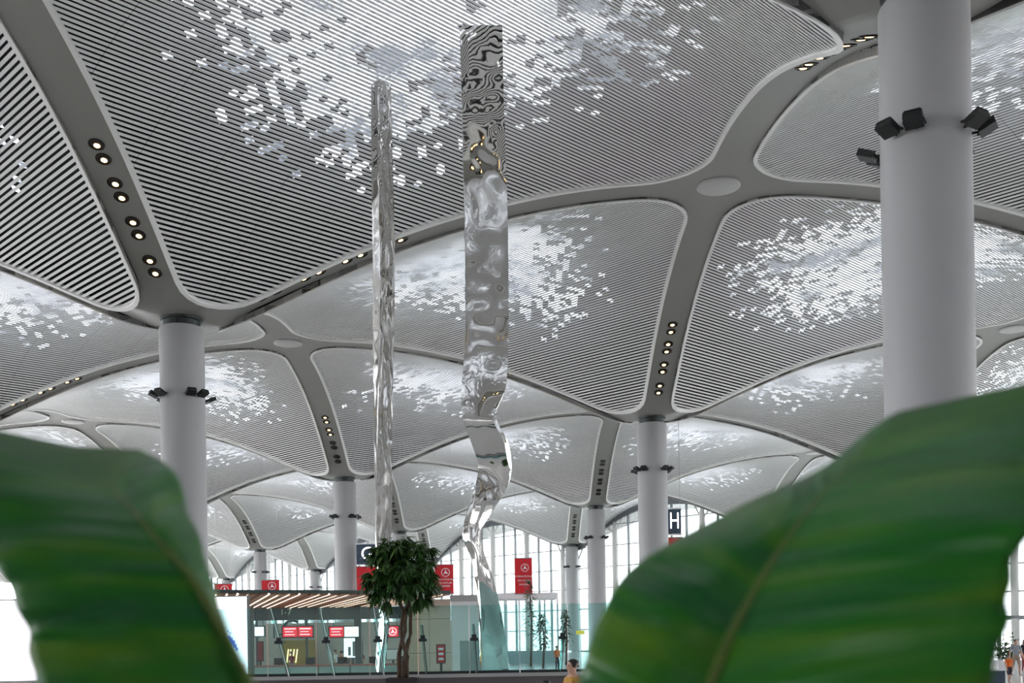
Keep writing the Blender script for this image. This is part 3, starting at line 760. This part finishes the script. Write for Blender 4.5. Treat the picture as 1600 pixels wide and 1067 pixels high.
# counters
names = ['leftmost counter unit, beside the grey post', 'counter unit in front of the gold panel', 'counter unit under the red and white sign', 'counter unit left of the tree trunk', 'counter unit right of the tree trunk']
for k in range(5):
    xa, xb = floor_at(397+k*50, 57), floor_at(446+k*50, 57); r = empty('check_in_counter', ((xa+xb)/2, 57, 0)); tag(r, 'pale blue-grey check-in counter with dark red top, '+names[k], 'counter', 'check-in counters under the canopy')
    mb = MB(); mb.box((0, 0.35, 0.45), (xb-xa-.04, 0.7, 0.9)); mb.build('front', M['teal'], r)
    mb = MB(); mb.box((0, 0.33, 0.94), (xb-xa, 0.8, 0.08)); mb.build('worktop', M['ctop'], r)
    mb = MB(); mb.box((0.35, 0.5, 1.18), (0.5, 0.05, 0.36)); mb.box((0.35, 0.52, 1.0), (0.08, 0.08, 0.1)); mb.build('monitor', M['dark'], r)
# poster and stand
def board(px0, px1, py0, py1, Z, label, mt, cat='poster'):
    A, Bp = at(px0, py0, Z), at(px1, py1, Z); r = empty('poster_board', ((A.x+Bp.x)/2, Z, 0)); tag(r, label, cat)
    mb = MB(); mb.box((0, 0.04, (A.z+Bp.z)/2), (Bp.x-A.x+.08, 0.06, A.z-Bp.z+.08)); mb.box((0, .06, Bp.z/2), (.1, .06, Bp.z)); mb.box((0, .06, .03), (.7, .4, .06)); mb.build('stand', M['dark'], r)
    mb = MB(); mb.box((0, 0.0, (A.z+Bp.z)/2), (Bp.x-A.x, 0.03, A.z-Bp.z)); mb.build('print', mt, r); return r, A, Bp
r, A, Bp = board(537, 566, 997, 1027, 63, 'white poster with a grey figure behind the desks', M['white_lit'])
mb = MB(); mb.box((.25, -.02, A.z-.62), (.55, .01, .85)); mb.box((-.2, -.02, A.z-.75), (.16, .01, .5)); mb.build('figure', M['grey'], r)
board(604, 624, 1015, 1030, 63, 'low white notice with dark figures left of the tree trunk', M['white'])
r, A, Bp = board(683, 695, 1008, 1035, 44, 'slim red roll-up stand against the beige wall', M['red'])
for q in range(3):
    mb = MB(); mb.box((0, -.02, A.z-.15-.2*q), (.2, .01, .09)); mb.build('text_line', M['white'], r)
board(402, 411, 1003, 1032, 60, 'narrow dark red poster at the left end of the desks', M['maroon'])
# beige end wall and white block at the right end of the canopy
r = empty('end_wall', (floor_at(672, 52), 52, 0)); tag(r, 'beige panelled wall at the right end of the canopy', 'wall')
xw0, xw1 = floor_at(637, 52)-r.location.x, floor_at(705, 52)-r.location.x
zz = [0, 1.55, at(670, 967, 52).z, CHH]
for q in range(3):
    for h_ in range(2):
        mb = MB(); a, b = xw0+(xw1-xw0)*h_/2, xw0+(xw1-xw0)*(h_+1)/2
        mb.box(((a+b)/2, 0.1, (zz[q]+zz[q+1])/2), (b-a-0.02, 0.2, zz[q+1]-zz[q]-0.02)); mb.build('panel', M['beige'], r)
mb = MB(); mb.box(((xw0+xw1)/2, 0.16, CHH/2), (xw1-xw0-.06, 0.14, CHH-.05)); mb.build('core', M['dark'], r)
r = empty('white_block', (floor_at(728, 50), 50, 0)); tag(r, 'plain white block wall between the beige wall and the broad sculpture', 'wall')
xa, xb = floor_at(706, 50)-r.location.x, floor_at(753, 50)-r.location.x; zt_ = at(728, 929, 50).z
mb = MB(); mb.box(((xa+xb)/2, .6, zt_/2-.15), (xb-xa, 1.2, zt_-.3)); mb.build('body', M['white'], r)
mb = MB(); mb.box(((xa+xb)/2, .6, zt_-.15), (xb-xa+.1, 1.3, .28)); mb.build('top_band', M['ledge'], r)
mb = MB(); mb.box(((xa+xb)/2+.15, -.02, 1.05), (.95, .04, 2.1)); mb.build('glass_door', M['haze_glass'], r)

# ------------------------------------------------------------------ big white advertising screen at left
SZ = 38.0
A, Bp = at(-60, 932, SZ), at(385, 932, SZ)
r = empty('video_screen', ((A.x+Bp.x)/2, SZ, 0)); tag(r, 'huge bright white advertising screen behind the left banana leaf', 'screen')
zt_ = at(200, 933, SZ).z
mb = MB(); mb.box((0, 0.2, zt_/2), (Bp.x-A.x+.06, 0.3, zt_)); mb.build('case', M['dark'], r)
mb = MB(); mb.box((0, 0.03, zt_/2+.02), (Bp.x-A.x, 0.05, zt_-.12)); mb.build('display', M['screen'], r)
ad = MB()
for (x, y, a, b) in ((356, 986, .05, .05), (358, 996, .09, .12), (361, 1000, .12, .16), (364, 1004, .14, .16), (367, 1009, .12, .14), (352, 981, .05, .04), (370, 1014, .08, .10), (360, 989, .04, .04)):
    q = at(x, y, SZ); ad.box((q.x-r.location.x, -0.003, q.z), (a, .01, b), mi=0)
ad.build('picture', M['blue'], r)
ad = MB(); q = at(378, 1042, SZ); ad.box((q.x-r.location.x, -.003, q.z), (.2, .01, .2)); ad.build('picture', M['pink'], r)

# ------------------------------------------------------------------ hanging banners and gate signs
def banner(px0, px1, py0, py1, Z, label, text=True, emblem=True, hang=None):
    A, Bp = at(px0, py0, Z), at(px1, py1, Z); W, H = Bp.x-A.x, A.z-Bp.z
    r = empty('banner', ((A.x+Bp.x)/2, Z, Bp.z)); tag(r, label, 'banner', 'red hanging banners')
    mb = MB(); mb.box((0, 0, H/2), (W, 0.06, H)); mb.build('cloth', M['red'], r)
    mb = MB(); mb.tube([(-W/2-.05, 0, H+.04), (W/2+.05, 0, H+.04)], .05, 8); mb.tube([(-W/2-.05, 0, -.03), (W/2+.05, 0, -.03)], .05, 8); mb.build('rods', M['steel'], r)
    for q in (-.42, .42):
        mb = MB(); mb.tube([(W*q, 0, H), (W*q, 0, hang if hang else ceil_z(r.location.x+W*q, Z)-Bp.z)], .007, 5); mb.build('cable', M['steel'], r)
    if emblem: bird(r, W*.08, -.035, H*.74, W*.23, M['white'])
    if text:
        lettering('INTERNATIONAL', W*.135, M['white'], r, (0, -.045, H*.49)); lettering('DIŞ HATLAR', W*.135, M['white'], r, (W*.04, -.045, H*.37)); lettering('BUSINESS', W*.135, M['white'], r, (W*.03, -.045, H*.26))
banner(804, 832, 873, 927, 96.5, 'red banner with white emblem and lettering hanging right of the broad sculpture')
banner(679, 709, 883, 927, 104, 'red banner with white emblem and lettering right of the tree crown')
banner(557, 590, 886, 926, 101.3, 'red banner hanging below the gate G sign, left of the tree crown', False, False)
banner(409, 437, 907, 940, 112, 'red banner showing its emblem just above the wooden canopy')
banner(335, 363, 913, 945, 116, 'red banner peeking out over the far left of the wooden canopy')
banner(1036, 1066, 841, 885, 84.3, 'red banner hanging below the gate H sign', False, False)
def gate(px0, px1, py0, py1, Z, ch, label, lx=0.0, sx=1.0):
    A, Bp = at(px0, py0, Z), at(px1, py1, Z); W, H = Bp.x-A.x, A.z-Bp.z
    r = empty('gate_sign', ((A.x+Bp.x)/2, Z-.05, Bp.z)); tag(r, label, 'sign', 'hanging gate letter signs')
    mb = MB(); mb.box((0, 0, H/2), (W, 0.2, H)); mb.build('panel', M['slate'], r)
    mb = MB(); mb.box((0, 0, -.06), (W+.04, .22, .10)); mb.box((0, 0, H+.05), (W+.04, .22, .08)); mb.build('frame', M['white'], r)
    for q in (-.46, .46):
        mb = MB(); mb.tube([(W*q, 0, H), (W*q, 0, ceil_z(r.location.x+W*q, Z-.05)-Bp.z+.04)], .012, 5); mb.build('cable', M['steel'], r)
    lettering(ch, H*.95, M['white_lit'], r, (lx*W, -.12, H*.5), 0.0, sx)
gate(557, 592, 851, 881, 101, 'G', 'dark slate hanging sign with a white letter G left of the tree crown')
gate(1036, 1064, 796, 834, 84, 'H', 'dark slate hanging sign with a white letter H beside the middle column', 0.12, 0.62)

# ------------------------------------------------------------------ far hall beyond the glass screen, right side
r = empty('far_kiosk', (floor_at(812, 98), 98, 0)); tag(r, 'long white kiosk with a flat roof below the red banner', 'kiosk')
xa, xb = floor_at(752, 98)-r.location.x, floor_at(872, 98)-r.location.x; zt_ = at(810, 927, 98).z
mb = MB(); mb.box(((xa+xb)/2, 2, zt_-.25), (xb-xa, 5, .5)); mb.build('roof', M['white'], r)
for q in range(7):
    x = xa+(xb-xa)*q/6; mb = MB(); mb.box((x, 0.2, (zt_-.5)/2), (.16, .16, zt_-.5)); mb.build('post', M['white'], r)
mb = MB(); mb.box(((xa+xb)/2, 3.8, zt_/2-.3), (xb-xa, .1, zt_-.6)); mb.build('glass_back', M['haze_glass'], r)
mb = MB(); mb.box(((xa+xb)/2, .3, .55), (xb-xa, .6, 1.1)); mb.build('counter', M['teal'], r)
for q, (px, hh) in enumerate(((829, 7.0), (848, 4.0), (884, 4.5))):
    Z = (88, 80, 90)[q]; t = empty('indoor_shrub', (floor_at(px, Z), Z, 0)); tag(t, ['tall thin-leaved plant behind the glass right of the broad sculpture', 'bushy plant behind the glass right of the tall thin-leaved one', 'plant behind the glass beneath the grey-green column'][q], 'plant')
    mb = MB(); mb.tube([(0, 0, 0), (.1, 0, hh*.5), (0, .05, hh*.85)], [.09, .07, .03], 7); mb.build('stem', M['bark'], t, True)
    f = MB()
    for k in range(420):
        a = rnd.uniform(0, 2*PI); zz_ = hh*(.35+.65*rnd.random()**.8); rr_ = (0.12+0.5*math.sin(PI*min(zz_/hh, .98)))*rnd.random()**.5
        p = Vector((math.cos(a)*rr_, math.sin(a)*rr_, zz_)); d = Vector((math.cos(a), math.sin(a), rnd.uniform(-.8, .3)))*.34; s_ = d.cross(Vector((0, 0, 1))).normalized()*.07
        kk = len(f.v); f.v += [tuple(p), tuple(p+d*.5+s_), tuple(p+d), tuple(p+d*.5-s_)]; f.f.append((kk, kk+1, kk+2, kk+3)); f.m.append(0)
    o = f.build('foliage', M['tleaf'], t); tag(o, kind='stuff')
r = empty('yellow_sign', (floor_at(907, 80), 80, 0)); tag(r, 'small yellow sign on a post behind the glass beside the right leaf', 'sign')
q = at(907, 988, 80); mb = MB(); mb.box((0, 0, q.z), (.6, .06, .28)); mb.build('plate', M['yellow'], r); mb = MB(); mb.tube([(0, .06, 0), (0, .06, q.z)], .04, 6); mb.build('post', M['steel'], r)

# ------------------------------------------------------------------ people
def skinned(name, verts, edges, radii, mt, parent, root=0, levels=2, merge=True):
    me = bpy.data.meshes.new(name); me.from_pydata(verts, edges, []); o = bpy.data.objects.new(name, me); COL.objects.link(o)
    sk = o.modifiers.new('skin', 'SKIN'); sk.use_smooth_shade = True
    for k, v in enumerate(me.skin_vertices[0].data): v.radius = radii[k] if isinstance(radii[k], tuple) else (radii[k], radii[k]); v.use_root = (k == root)
    ss = o.modifiers.new('subd', 'SUBSURF'); ss.levels = levels; ss.render_levels = levels
    dg = bpy.context.evaluated_depsgraph_get(); nm = bpy.data.meshes.new_from_object(o.evaluated_get(dg)); nm.name = name
    COL.objects.unlink(o); bpy.data.objects.remove(o)
    nm.polygons.foreach_set('use_smooth', [True]*len(nm.polygons)); return nm
def person(px_or_x, y, h, label, top, legs, sleeve='short', short_legs=False, face=0.0, walk=0.0, hair='short', group=None, x=None, girl=False):
    k = h/1.75; lm = []
    V = []; E_ = []; Rr = []
    def av(p, r, par=None):
        V.append((p[0]*k, p[1]*k, p[2]*k)); Rr.append((r[0]*k, r[1]*k) if isinstance(r, tuple) else r*k)
        if par is not None: E_.append((par, len(V)-1))
        return len(V)-1
    pel = av((0, 0, .94), (.155, .11)); wa = av((0, 0, 1.10), (.135, .10), pel); ch = av((0, -.01, 1.30), (.165, .115), wa); sh = av((0, 0, 1.43), (.12, .085), ch)
    nk = av((0, -.005, 1.51), .055, sh); hd0 = av((0, -.015, 1.575), (.068, .080), nk); hd1 = av((0, -.012, 1.66), (.078, .095), hd0); hd2 = av((0, 0, 1.735), (.055, .07), hd1)
    for s_ in (-1, 1):
        sw = walk*s_
        s1 = av((s_*.185, .0, 1.415), .062, sh); el = av((s_*.245, .03-sw*.25, 1.14), .043, s1); wr = av((s_*.25, -.06-sw*.5, .91), .032, el); hp = av((s_*.245, -.085-sw*.55, .84), (.022, .040), wr)
        for fn, (dx, dy, ln) in enumerate(((-.03, -.035, .06), (-.012, -.03, .095), (0.002, -.012, .10), (.004, .006, .095), (.004, .022, .075))):
            f1 = av((s_*(.245)+dx*s_*.5, -.09-sw*.55+dy, .835-ln*.5), .0095, hp); av((s_*(.245)+dx*s_*.6, -.10-sw*.55+dy*1.1, .835-ln), .008, f1)
        hp_ = av((s_*.095, 0, .86), (.095, .10), pel); kn = av((s_*.105, -.03-sw*.30+.10*max(-sw, 0)*0, .50), (.062, .066), hp_); an = av((s_*.11, .02-sw*.42+(.12 if sw < 0 else 0), .09), (.042, .045), kn)
        he = av((s_*.11, .03-sw*.42+(.13 if sw < 0 else 0), .045), (.042, .042), an); av((s_*.125, -.15-sw*.42+(.13 if sw < 0 else 0), .032), (.045, .03), he)
    body = skinned('body', V, E_, Rr, None, None)
    for q in ('skin', top, legs, 'shoe'): body.materials.append(M[q])
    for p in body.polygons:
        c = p.center/k; mi = 0
        if c.z < .075: mi = 3
        elif c.z < (0.99): mi = 2 if (not short_legs or c.z > .50) else 0
        elif c.z < 1.47: mi = 1
        if abs(c.x) > .19 and c.z < 1.40:
            if c.z < .90 or (sleeve == 'short' and c.z < 1.20): mi = 0
            elif c.z < 1.45: mi = 1
        if abs(c.x) < .19 and .80 < c.z < .99: mi = 2
        p.material_index = mi
    X = x if x is not None else floor_at(px_or_x, y)
    r = empty('person', (X, y, 0), face); tag(r, label, 'person', group)
    zmin = min(v.co.z for v in body.vertices); link('body', body, r, (0, 0, -zmin))
    # head features
    hz = -zmin
    hm_ = MB(); n = 18; rows = []
    for a in range(10):
        ph = PI/2*(1-a/9*1.28); row = []
        for b in range(n):
            t = 2*PI*b/n; fr = max(0, -math.sin(t))
            cut = 1.0 if ph > 0.25 else (1-0.22*fr*(hair != 'long'))
            row.append((math.cos(t)*math.cos(ph)*.092*k*(cut if fr > .5 else 1), (0.008+math.sin(t)*math.cos(ph)*.112*(0.80 if (fr > .4 and ph < .55) else 1))*k, (1.665+math.sin(ph)*.098)*k+hz))
        rows.append(row)
    hm_.grid(rows, closed=True)
    if hair == 'long':
        hm_.tube([(0, .07*k, 1.70*k+hz), (0, .10*k, 1.60*k+hz), (0, .10*k, 1.45*k+hz), (0, .09*k, 1.36*k+hz)], [.075*k, .085*k, .07*k, .03*k], 10)
    hm_.build('hair', M['hair'], r, True)
    fm = MB(); fm.lathe([(.001, -.022), (.012, -.012), (.016, 0), (.010, .02), (.004, .035)], 8, (0, -.112*k, 1.625*k+hz)); fm.build('nose', M['skin'], r, True)
    for s_ in (-1, 1):
        fm = MB(); fm.lathe([(.001, -.008), (.009, -.004), (.011, 0), (.009, .004), (.001, .008)], 8, (s_*.032*k, -.094*k, 1.655*k+hz)); fm.build('eye', M['eye'], r, True)
        fm = MB(); fm.lathe([(.001, -.032), (.012, -.022), (.016, .008), (.010, .028), (.001, .032)], 8, (s_*.082*k, .012*k, 1.64*k+hz)); fm.build('ear', M['skin'], r, True)
    fm = MB(); fm.tube([(-.022*k, -.098*k, 1.588*k+hz), (0, -.105*k, 1.586*k+hz), (.022*k, -.098*k, 1.588*k+hz)], [.004, .007, .004], 6); fm.build('mouth', M['lips'], r, True)
    return r
person(894, 18.0, 1.76, 'dark-haired person in mustard top looking left, beside the right banana leaf', 'mustard', 'navy', face=-PI/3)
person(852, 17.2, 1.46, 'dark-haired person mostly below the frame, only the top of the head showing', 'grey', 'navy', hair='short', face=PI)
person(1587, 53.0, 1.72, 'person in grey t-shirt and shorts walking on the right floor', 'grey', 'khaki', short_legs=True, walk=.35)
person(1576, 45.2, 1.17, 'child in orange t-shirt and dark shorts walking ahead of the grey-shirted person', 'orange', 'navy', short_legs=True, walk=-.35)
person(1601, 57.0, 1.68, 'person in dark top with red bag at the right edge of the photo', 'navy', 'maroon', hair='long')
for px, Z, hh, tp, lg, lab in ((524, 63.5, 1.70, 'white', 'navy', 'person in white standing left among the desk queue'), (533, 64.5, 1.62, 'orange', 'grey', 'person in orange in the middle of the desk queue'),
    (543, 65.6, 1.74, 'navy', 'navy', 'person in dark clothes in front of the poster'), (551, 65, 1.66, 'grey', 'khaki', 'person in grey at the right of the poster'), (563, 64, 1.70, 'maroon', 'navy', 'person in dark red at the grey post behind the desks'),
    (455, 64, 1.64, 'maroon', 'grey', 'person in dark red in front of the gold panel'), (870, 70, 1.68, 'orange', 'navy', 'person in orange behind the glass left of the right leaf')):
    person(px, Z, hh, lab, tp, lg, face=rnd.uniform(-3, 3))
# glass balustrade end and greenery beside the walking people
r = empty('balustrade', (floor_at(1552, 40), 40, 0)); tag(r, 'dark glass balustrade with white rail beside the child in orange', 'balustrade')
zt_ = at(1555, 1048, 40).z
mb = MB(); mb.box((-.35, 0, zt_/2), (1.5, .06, zt_)); mb.build('panel', M['slate'], r); mb = MB(); mb.box((-.35, 0, zt_+.03), (1.55, .12, .06)); mb.build('rail', M['white'], r)
r = empty('shrub_planter', (floor_at(1574, 62), 62, 0)); tag(r, 'leafy shrub in a white planter behind the walking people', 'plant')
mb = MB(); mb.box((0, 0, .25), (1.4, .8, .5)); mb.build('planter', M['white'], r)
f = MB()
for k in range(700):
    p = Vector((rnd.gauss(0, .42), rnd.gauss(0, .3), .5+abs(rnd.gauss(0, .55)))); d = Vector((rnd.uniform(-1, 1), rnd.uniform(-1, 1), rnd.uniform(-.3, 1))).normalized()*.22; s_ = d.cross(Vector((.1, .2, 1))).normalized()*.05
    kk = len(f.v); f.v += [tuple(p), tuple(p+d*.5+s_), tuple(p+d), tuple(p+d*.5-s_)]; f.f.append((kk, kk+1, kk+2, kk+3)); f.m.append(0)
o = f.build('foliage', M['tleaf'], r); tag(o, kind='stuff')
r = empty('door_portal', (floor_at(1584, 90), 90, 0)); tag(r, 'grey framed portal on the glass front behind the walking people', 'portal')
mb = MB(); mb.box((-1.2, 0, 1.6), (.2, .3, 3.2)); mb.build('jamb', M['mullion'], r); mb = MB(); mb.box((1.2, 0, 1.6), (.2, .3, 3.2)); mb.build('jamb', M['mullion'], r)
mb = MB(); mb.box((0, 0, 3.3), (2.7, .3, .25)); mb.build('lintel', M['mullion'], r)
